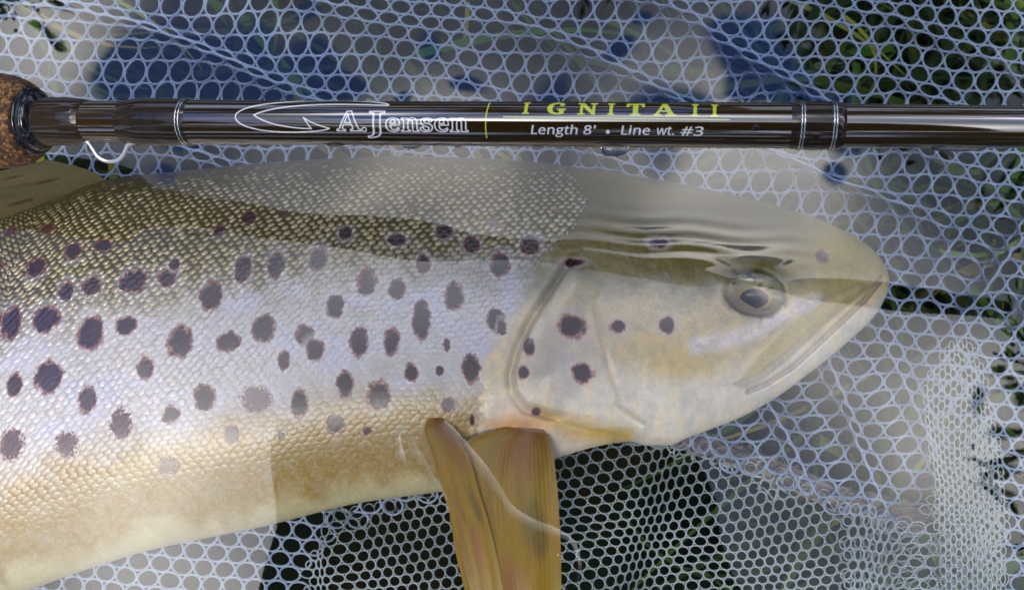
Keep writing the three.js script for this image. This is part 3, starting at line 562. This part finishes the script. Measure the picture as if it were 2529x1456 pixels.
// lettering: drawn flat, then wrapped over the half turned to the viewer
const PX0 = 478, PX1 = 1962, PW = 2048, PH = 256, pr = 54;
const flat = document.createElement('canvas'); flat.width = PW; flat.height = PH;
{
  const c = flat.getContext('2d'), k = PW / (PX1 - PX0), ky = PH / (2 * pr);
  c.fillStyle = '#352710'; c.fillRect(0, 0, PW, PH);
  for (let i = 0; i < 900; i++) { c.fillStyle = hash2(i, 1) > 0.5 ? 'rgba(80,62,20,0.10)' : 'rgba(0,0,0,0.14)'; c.fillRect(hash2(i, 2) * PW, hash2(i, 3) * PH, 40 + hash2(i, 4) * 200, 1 + hash2(i, 5) * 2); }
  c.setTransform(k, 0, 0, ky, -PX0 * k, (pr - 301) * ky);
  c.lineJoin = 'round'; c.lineCap = 'round';
  // hook emblem
  c.strokeStyle = '#ffffff'; c.lineWidth = 3.3;
  c.beginPath(); c.moveTo(820, 318); c.bezierCurveTo(745, 330, 606, 325, 606, 286); c.bezierCurveTo(610, 252, 760, 245, 880, 247); c.bezierCurveTo(930, 249, 972, 252, 970, 258); c.lineTo(930, 257); c.bezierCurveTo(830, 254, 705, 255, 650, 283); c.bezierCurveTo(680, 303, 720, 313, 788, 315); c.lineTo(770, 288); c.bezierCurveTo(785, 300, 810, 308, 832, 314); c.closePath(); c.stroke();
  // maker's name in outlined letters
  const word = (txt, x, y, w, size, font) => { c.save(); c.font = font.replace('SIZE', size); const m = c.measureText(txt).width; c.translate(x, y); c.scale(w / m, 1); return m; };
  c.lineWidth = 3;
  word('A', 850, 320, 58, 66, 'bold SIZEpx serif'); c.strokeText('A', 0, 0); c.restore();
  c.beginPath(); c.ellipse(916, 316, 5, 5, 0, 0, 7); c.stroke();
  word('J', 928, 320, 38, 66, 'bold SIZEpx serif'); c.strokeText('J', 0, 0); c.restore();
  word('ensen', 966, 320, 203, 58, 'bold SIZEpx serif'); c.strokeText('ensen', 0, 0); c.restore();
  // series name, rules and data
  c.strokeStyle = '#dfe63a'; c.fillStyle = '#dfe63a'; c.lineWidth = 3.4; c.lineCap = 'butt';
  c.beginPath(); c.moveTo(1214, 250); c.quadraticCurveTo(1209, 290, 1211, 335); c.stroke();
  [['I', 1297, 14], ['G', 1341, 40], ['N', 1399, 40], ['I', 1455, 14], ['T', 1490, 36], ['A', 1540, 44], ['I', 1611, 14], ['I', 1647, 14]].forEach(([ch, x, w], n) => {
    const X = 1297 + (x - 1297) * 1.305; word(ch, X, 277 + n * 0.5, w * 1.22, 37, 'bold SIZEpx serif'); c.fillText(ch, 0, 0); c.lineWidth = 1.3; c.strokeText(ch, 0, 0); c.restore(); });
  c.strokeStyle = '#e6ec8c'; c.lineWidth = 3; c.beginPath(); c.moveTo(1252, 284); c.lineTo(1800, 288.5); c.stroke();
  c.fillStyle = '#f2f4f6'; c.strokeStyle = '#f2f4f6'; c.lineWidth = 1.2;
  const hand = (txt, x, y, w) => { c.save(); c.font = '29px sans-serif'; const m = c.measureText(txt).width; c.translate(x, y); c.transform(w / m, 0, -0.16, 1, 0, 0); c.fillText(txt, 0, 0); c.lineWidth = 0.7; c.strokeText(txt, 0, 0); c.restore(); };
  hand('Length', 1316, 324, 118); hand("8'", 1444, 324, 32); hand('Line', 1534, 324, 74); hand('wt.', 1622, 324, 46); hand('#3', 1680, 326, 58);
  c.beginPath(); c.arc(1506, 318, 5, 0, 7); c.fill();
}
const printCanvas = document.createElement('canvas'); printCanvas.width = PW; printCanvas.height = PH;
{
  const c = printCanvas.getContext('2d');
  for (let j = 0; j < PH; j++) { const th = ((j + 0.5) / PH - 0.5) * Math.PI, y = (0.5 + 0.5 * Math.sin(th)) * PH; c.drawImage(flat, 0, clamp(y - 0.5, 0, PH - 1), PW, 1, 0, j, PW, 1); }
}
const printTex = new THREE.CanvasTexture(printCanvas); printTex.colorSpace = THREE.SRGBColorSpace; printTex.wrapS = printTex.wrapT = THREE.ClampToEdgeWrapping;
const sA = rodS(PX0), sB = rodS(PX1);
// in the canvas row 0 is the top, which is v = 1
const pxOfS = s => { const p = new THREE.Vector3().copy(R0).addScaledVector(rx, s).sub(camera.position); return p.x / p.dot(fwd) * FPX + VW / 2; };
mesh('printed_blank', revolve(rodProfile([[PX0, 55], [800, 53.5], [1250, 54.5], [PX1, 56]], 60), 96, (s, th) => [(pxOfS(s) - PX0) / (PX1 - PX0), 0.5 - clamp(th / Math.PI, -0.499, 0.499)]), std(0xffffff, { map: printTex, ...gloss }), rod);
mesh('blank', revolve(rodProfile([[70, 50], [250, 51], [PX0, 53]], 20), 64), blankMat, rod);
mesh('blank', revolve(rodProfile([[PX1 - 2, 53], [2085, 53.5], [2300, 52.5], [2529, 52], [3600, 47]], 40), 64), blankMat, rod);
// thread windings under varnish
const windTex = texture(512, 64, (i, j, o) => { const n = fbm(i / 3, j / 9, 3), p = hash2(i, 7) * 0.5 + 0.5; o[0] = 0.026 * (0.5 + n) * p; o[1] = 0.014 * (0.5 + n) * p; o[2] = 0.0035 * (0.5 + n) * p; });
windTex.wrapS = windTex.wrapT = THREE.RepeatWrapping; windTex.repeat.set(60, 40);
const windBump = texture(512, 8, (i, j, o) => { o[0] = o[1] = o[2] = 0.5 + 0.5 * Math.sin(i / 512 * Math.PI * 2 * 64); }, false); windBump.wrapS = windBump.wrapT = THREE.RepeatWrapping; windBump.repeat.set(60, 40);
const windMat = std(0xffffff, { map: windTex, bumpMap: windBump, bumpScale: 0.00003, roughness: 0.6, specularIntensity: 0.3, clearcoat: 1, clearcoatRoughness: 0.04 });
mesh('thread_winding', revolve(rodProfile([[104, 57], [116, 59], [170, 58.5], [205, 55.5], [219, 51.8]], 26), 64), windMat, rod);
mesh('thread_winding', revolve(rodProfile([[308, 51.5], [322, 54], [360, 58], [420, 58], [462, 56.5], [480, 54.9]], 30), 64), windMat, rod);
mesh('thread_winding', revolve(rodProfile([[1948, 55.8], [1975, 58.5], [2020, 59.5], [2055, 58.5], [2078, 56.5], [2084, 53]], 24), 64), windMat, rod);
const silverMat = std(lin(0.86, 0.85, 0.82), { metalness: 1, roughness: 0.22 });
for (const [px, r] of [[461, 57], [468, 56.6], [1974, 58.6], [1981, 59], [2052, 58.8], [2059, 58.4]]) {
  const rr = rodR(px, r), pts = []; for (let i = 0; i < 64; i++) { const a = i / 64 * Math.PI * 2, w = 0.00006 * Math.sin(i * 2.7 + px); pts.push(new THREE.Vector3(rodS(px) + w, Math.cos(a) * rr, Math.sin(a) * rr)); }
  mesh('silver_trim', tube(pts, 0.00016, 6, true), silverMat, rod);
}
// winding check, cork grip, reel seat
mesh('winding_check', revolve(rodProfile([[74, 60], [79, 80], [86, 83], [91, 79], [94, 72], [100, 71], [106, 66], [112, 57]], 40), 64), std(lin(0.006, 0.006, 0.009), { roughness: 0.18, clearcoat: 0.6 }), rod);
{
  const cork = texture(1024, 512, (i, j, o) => {
    const u = i / 1024 * 170, v = j / 512 * 75; let b1 = 9, b2 = 9, id = 0;
    const ci = Math.floor(u / 1.7), cj = Math.floor(v);
    for (let a = -1; a <= 1; a++) for (let b = -1; b <= 1; b++) { const I = ci + a, J = cj + b, x = (I + hash2(I, (J + 75) % 75)) * 1.7, y = J + hash2(I + 77, (J + 75) % 75 + 31), d = Math.hypot((u - x) / 1.3, v - y); if (d < b1) { b2 = b1; b1 = d; id = hash2(I + 5, (J + 75) % 75 + 9); } else if (d < b2) b2 = d; }
    const n = fbm(u * 1.6, v * 1.6, 3), e = sst(0.05, 0.22, b2 - b1);
    o[0] = 0.15; o[1] = 0.062; o[2] = 0.016;
    if (id > 0.72) { o[0] = 0.33; o[1] = 0.16; o[2] = 0.055; } else if (id < 0.34) { o[0] = 0.05; o[1] = 0.02; o[2] = 0.008; }
    const f = 0.8 * (0.55 + 0.9 * n); o[0] *= f; o[1] *= f; o[2] *= f; mix3(o, [0.018, 0.010, 0.006], 0.8 * (1 - e));
  });
  cork.wrapS = cork.wrapT = THREE.RepeatWrapping;
  const prof = rodProfile([[-1200, 112], [-900, 125], [-500, 128], [-200, 121], [0, 116]], 40), end = [[14, 115], [34, 112], [54, 105], [68, 97], [78, 88], [82, 80], [80, 60]].map(([x, r]) => [x, r]);
  const body = prof.concat(end.map(([x, r]) => [rodS(x), rodR(x, r)]));
  const g = revolve(body, 96, (s, th) => [s / 0.05, (th / Math.PI + 1) * 0.5 * 1.0]);
  mesh('cork_grip', g, std(0xffffff, { map: cork, bumpMap: cork, bumpScale: 0.0003, roughness: 0.7 }), rod);
  const s0 = rodS(-1200), seat = revolve([[s0 - 0.075, 0], [s0 - 0.075, 0.0085], [s0 - 0.07, 0.009], [s0 - 0.004, 0.009], [s0, 0.0095], [s0 + 0.002, 0.0075]], 48);
  mesh('reel_seat', seat, std(lin(0.05, 0.05, 0.055), { metalness: 0.7, roughness: 0.3 }), rod);
}
// hook keeper
{
  const loc = (px, py, lift) => { const s = rodS(px), d = depthAt(s), p = new THREE.Vector3(s, -(py - 301) * d / FPX, lift); return p; };
  const pts = [[200, 348, 0.0012], [220, 351, 0.0010], [227, 366, 0.0006], [236, 385, 0.0003], [252, 396, 0], [270, 397, 0], [290, 390, 0.0002], [306, 374, 0.0005], [316, 358, 0.0008], [328, 352, 0.0010], [344, 350, 0.0012]].map(p => loc(...p));
  mesh('hook_keeper', tube(spline(pts, 70), 0.00044, 12), std(lin(0.9, 0.9, 0.92), { metalness: 1, roughness: 0.42 }), rod);
}
// drops of water hanging on the rod
const dropMat = new THREE.MeshPhysicalMaterial({ color: 0xffffff, transmission: 1, thickness: 0.003, ior: 1.33, roughness: 0.02 });
for (const [px, py, w, h, lift, label] of [[835, 345, 30, 17, 0.0009, 'large water drop hanging below the maker name on the rod'], [1520, 366, 34, 18, 0.0002, 'clear round water drop hanging under the rod below the length print'], [1018, 358, 22, 8, 0.0004, 'small flat water drop under the rod near the outlined name'],
  [1132, 356, 9, 7, 0.0004, 'tiny water bead under the rod beside the yellow upright line'], [1905, 344, 44, 15, 0.0012, 'long water drop on the rod between the lettering and the silver trim'], [2190, 348, 38, 10, 0.0014, 'slim water drop on the lower rod side just past the winding'], [2372, 356, 62, 14, 0.0006, 'broad water drop under the plain rod section past the winding'], [1864, 312, 11, 10, 0.0037, 'small round water bead on the face of the rod beside the silver trim'], [712, 306, 12, 7, 0.0037, 'small water bead on the rod inside the hook emblem']]) {
  const s = rodS(px), d = depthAt(s), g = new THREE.SphereGeometry(1, 28, 20), q = g.attributes.position;
  for (let i = 0; i < q.count; i++) { const x = q.getX(i), y = q.getY(i), z = q.getZ(i); q.setXYZ(i, (x + 0.22 * Math.abs(y) * x + 0.1 * y) * w * d / FPX, y * h * d / FPX * (1 - 0.15 * x), z * Math.min(w, h) * 0.9 * d / FPX); }
  g.computeVertexNormals();
  const m = mesh('water_drop', g, dropMat);
  m.position.copy(new THREE.Vector3(s, -(py - 301 - (px / 2529) * 8) * d / FPX, lift).applyQuaternion(rod.quaternion).add(R0)); m.quaternion.copy(rod.quaternion);
  tag(m, label, 'water drop', 'drops of water on the rod');
}

// ================================================================ WATER SURFACE
const ripples = [[0.035, 0.00005, 0.5, 0.3], [0.052, 0.00007, 2.3, 1.7], [0.024, 0.00002, 1.3, 2.2], [0.11, 0.00016, 0.9, 4.0]];
const pH = at(1640, 596, 0), pE = at(1850, 700, 0), pG = at(1240, 640, 0), pM = at(1010, 600, 0);
function waterY(x, z) {
  let h = 0; const near = Math.exp(-((x * x + z * z) / 0.3));
  for (const [w, a, d, p] of ripples) h += a * (0.5 + 0.5 * near) * Math.sin((x * Math.cos(d) + z * Math.sin(d)) * 2 * Math.PI / w + p + 2 * fbm(x * 14, z * 14, 2));
  const dx = x - pH.x, dz = z - pH.z - 0.10 * dx, e = Math.exp(-((dx / 0.024) ** 2) - ((dz / 0.0046) ** 2));
  h += 0.000055 * e * Math.sin(dz / 0.0034 * 2 * Math.PI + 90 * dx + 0.8 * Math.sin(dx * 260));
  h += 0.00085 * Math.exp(-(((x - pE.x) / 0.0068) ** 2) - (((z - pE.z) / 0.0052) ** 2));
  h += 0.00016 * Math.exp(-(((x - pG.x) / 0.016) ** 2) - (((z - pG.z) / 0.006) ** 2)) - 0.0001 * Math.exp(-(((x - pM.x) / 0.02) ** 2) - (((z - pM.z) / 0.007) ** 2));
  return h;
}
const waterMat = new THREE.MeshPhysicalMaterial({ color: 0xffffff, transmission: 1, thickness: 0, roughness: 0, ior: 1.5 });
{
  const axis = (lo, hi, step, far) => { const a = []; for (let v = lo; v <= hi + 1e-9; v += step) a.push(v); let s = step * 1.25, v = hi; while (v < far) { v = Math.min(far, v + s); a.push(v); s *= 1.25; } s = step * 1.25; v = lo; while (v > -far) { v = Math.max(-far, v - s); a.unshift(v); s *= 1.25; } return a; };
  const X = axis(-0.125, 0.125, 0.0006, 60), Z = axis(-0.145, 0.03, 0.0006, 2.6);
  const m = mesh('water', sheet(X.length - 1, Z.length - 1, (u, v) => { const x = X[Math.round(u * (X.length - 1))], z = Z[Math.round(v * (Z.length - 1))]; return [x, waterY(x, z), z]; }), waterMat);
  m.userData.kind = 'structure';
  // rounded rim of water drawn up along the fin
  const ridgeMat = new THREE.MeshPhysicalMaterial({ color: 0xffffff, transmission: 1, thickness: 0, roughness: 0.03, ior: 1.36 });
  const ridge = (line, wd, steep) => {
    const n = 80, c = spline(line.map(([x, y]) => at(x, y, 0)), n);
    mesh('meniscus', sheet(n, 14, (u, v) => { const i = Math.round(u * n), p = c[i], q = c[Math.min(n, i + 1)], o = c[Math.max(0, i - 1)], tx = q.x - o.x, tz = q.z - o.z, l = Math.hypot(tx, tz), k = v * 2 - 1, W = wd * (0.45 + 0.55 * Math.sin(Math.PI * clamp(u * 0.86 + 0.07))) * (0.85 + 0.3 * fbm(u * 7, wd * 9e3, 2)); return [p.x - tz / l * k * W, 0.0002 + waterY(p.x, p.z) + steep * W * (1 - Math.pow(Math.abs(k), 1.6)), p.z + tx / l * k * W]; }), ridgeMat, m);
  };
  ridge([[1085, 1050], [1110, 1080], [1165, 1150], [1200, 1200], [1240, 1268], [1300, 1312], [1360, 1332], [1398, 1352], [1412, 1392], [1408, 1440]], 0.0031, 0.135);
  ridge([[1030, 1035], [1000, 1060], [1008, 1110], [1045, 1170], [1085, 1235], [1108, 1282]], 0.0022, 0.135);
}

// ================================================================ WHAT THE WATER AND THE ROD MIRROR
// ---- unseen dark stand-in for camera, hands and head, mirrored beside the pectoral fin
{
  const cam = group('photographer_outline', 'unseen black stand-in for camera, hands and head, mirrored in the water', 'camera', new THREE.Vector3(0, HC, 0));
  cam.rotation.x = 0;
  const black = std(lin(0.008, 0.008, 0.009), { roughness: 0.8, specularIntensity: 0.4 });
  const sh = new THREE.Shape([[-0.1015, 0.0345], [0.055, 0.0345], [0.072, 0.028], [0.088, 0.008], [0.102, -0.035], [0.118, -0.115], [-0.122, -0.115], [-0.114, -0.045], [-0.1035, -0.008]].map(([x, y]) => new THREE.Vector2(x, y)));
  const body = new THREE.ExtrudeGeometry(sh, { depth: 0.05, bevelEnabled: true, bevelSize: 0.002, bevelThickness: 0.002, bevelSegments: 2 });
  body.rotateX(-Math.PI / 2); body.translate(0, 0.012, 0);
  mesh('outline_body', body, black, cam);
  mesh('camera_lens', new THREE.CylinderGeometry(0.021, 0.019, 0.012, 40, 1, true).translate(0, 0.005, 0), black, cam);
  for (const s of [-1, 1]) mesh('added_handle', new THREE.CylinderGeometry(0.012, 0.012, 0.08, 20).rotateX(Math.PI / 2).translate(s * 0.10, 0.05, 0.10), black, cam);  // added grips, part of the dark stand-in shape
}
// ---- trees on the banks, leaving an opening of sky overhead
const barkMat = std(lin(0.06, 0.048, 0.035), { roughness: 0.95 });
const leafMat = std(0xffffff, { vertexColors: true, side: THREE.DoubleSide, roughness: 0.7 });
function tree(label, base, crown, rad, n, leaf) {
  const y0 = groundY(base[0], base[1]), o = group('bank_tree', label, 'tree', new THREE.Vector3(base[0], y0 - 0.05, base[1]), 'trees on the banks');
  const C = new THREE.Vector3(crown[0] - base[0], crown[1] - y0, crown[2] - base[1]), wood = [];
  wood.push(tube(spline([new THREE.Vector3(0, 0, 0), new THREE.Vector3(C.x * 0.1, C.y * 0.35, C.z * 0.1), new THREE.Vector3(C.x * 0.5, C.y * 0.7, C.z * 0.5), C.clone()], 20), t => 0.16 * (1 - 0.75 * t), 9));
  const tips = [];
  for (let i = 0; i < 46; i++) { const a = rnd() * Math.PI * 2, b = Math.acos(rnd() * 1.8 - 0.9), r = 0.45 + 0.5 * Math.cbrt(rnd()), e = new THREE.Vector3(C.x + rad[0] * r * Math.sin(b) * Math.cos(a), C.y + rad[1] * r * Math.cos(b), C.z + rad[2] * r * Math.sin(b) * Math.sin(a)); tips.push(e); const s = C.clone().multiplyScalar(0.55 + 0.4 * rnd()); const m = s.clone().lerp(e, 0.5); m.y += 0.3; wood.push(tube(spline([s, m, e], 8), t => 0.05 * (1 - 0.8 * t), 5)); }
  mesh('trunk', mergeGeometries(wood), barkMat, o);
  const pos = [], col = [], idx = [], v = new THREE.Vector3(), q = new THREE.Quaternion(), eu = new THREE.Euler();
  for (let i = 0; i < n; i++) {
    const t = tips[Math.floor(rnd() * tips.length)], g = () => (rnd() + rnd() + rnd() - 1.5) * 0.85, p = new THREE.Vector3(t.x + g() * 0.9, t.y + g() * 0.7, t.z + g() * 0.9), s = leaf * (0.6 + 0.8 * rnd()), b = pos.length / 3;
    q.setFromEuler(eu.set((rnd() - 0.5) * 2, rnd() * 6.3, (rnd() - 0.5) * 2));
    for (const [x, z] of [[-1, 0], [0, -0.42], [1, 0], [0, 0.42]]) { v.set(x * s, 0.1 * s * Math.abs(x), z * s).applyQuaternion(q).add(p); pos.push(v.x, v.y, v.z); }
    const k = 0.7 + 0.6 * rnd(), yl = rnd() * 0.03; for (let c = 0; c < 4; c++) col.push((0.045 + yl) * k, (0.085 + yl * 0.7) * k, 0.018 * k);
    idx.push(b, b + 1, b + 2, b, b + 2, b + 3);
  }
  const g = new THREE.BufferGeometry(); g.setAttribute('position', new THREE.Float32BufferAttribute(pos, 3)); g.setAttribute('color', new THREE.Float32BufferAttribute(col, 3)); g.setIndex(idx); g.computeVertexNormals();
  mesh('crown', g, leafMat, o);
}
for (const [label, base, crown, rad] of [
  ['leafy tree on the far bank with its crown leaning over the stream', [0.4, -4.6], [-0.2, 6.6, -9.6], [4.8, 5.0, 3.8]],
  ['leafy tree on the far bank downstream beyond the rod tip', [4.6, -4.2], [6.9, 6.2, -5.4], [3.6, 5.0, 3.6]],
  ['leafy tree leaning over the stream from the far bank downstream', [7.2, -3.6], [8.2, 6.2, 0.6], [3.7, 5.0, 4.0]],
  ['leafy tree on the near bank downstream beyond the trout snout', [5.6, 4.0], [6.2, 5.6, 5.6], [3.8, 4.6, 3.8]],
  ['leafy tree on the far bank upstream beyond the cork grip', [-6.6, -5.6], [-8.4, 6.2, -7.2], [3.8, 5.0, 3.6]],
  ['leafy tree leaning over the stream from the near bank upstream', [-7.4, 3.6], [-9.0, 6.0, 0.6], [3.8, 5.0, 4.0]],
  ['leafy tree on the near bank upstream behind the trout tail', [-5.8, 4.2], [-6.0, 5.6, 6.0], [3.8, 4.6, 3.8]],
  ['leafy tree on the near bank behind the camera', [0.2, 6.8], [0.2, 5.2, 11.0], [5.2, 4.6, 3.8]]]) tree(label, base, crown, rad, 32000, 0.105);

renderer.render(scene, camera);
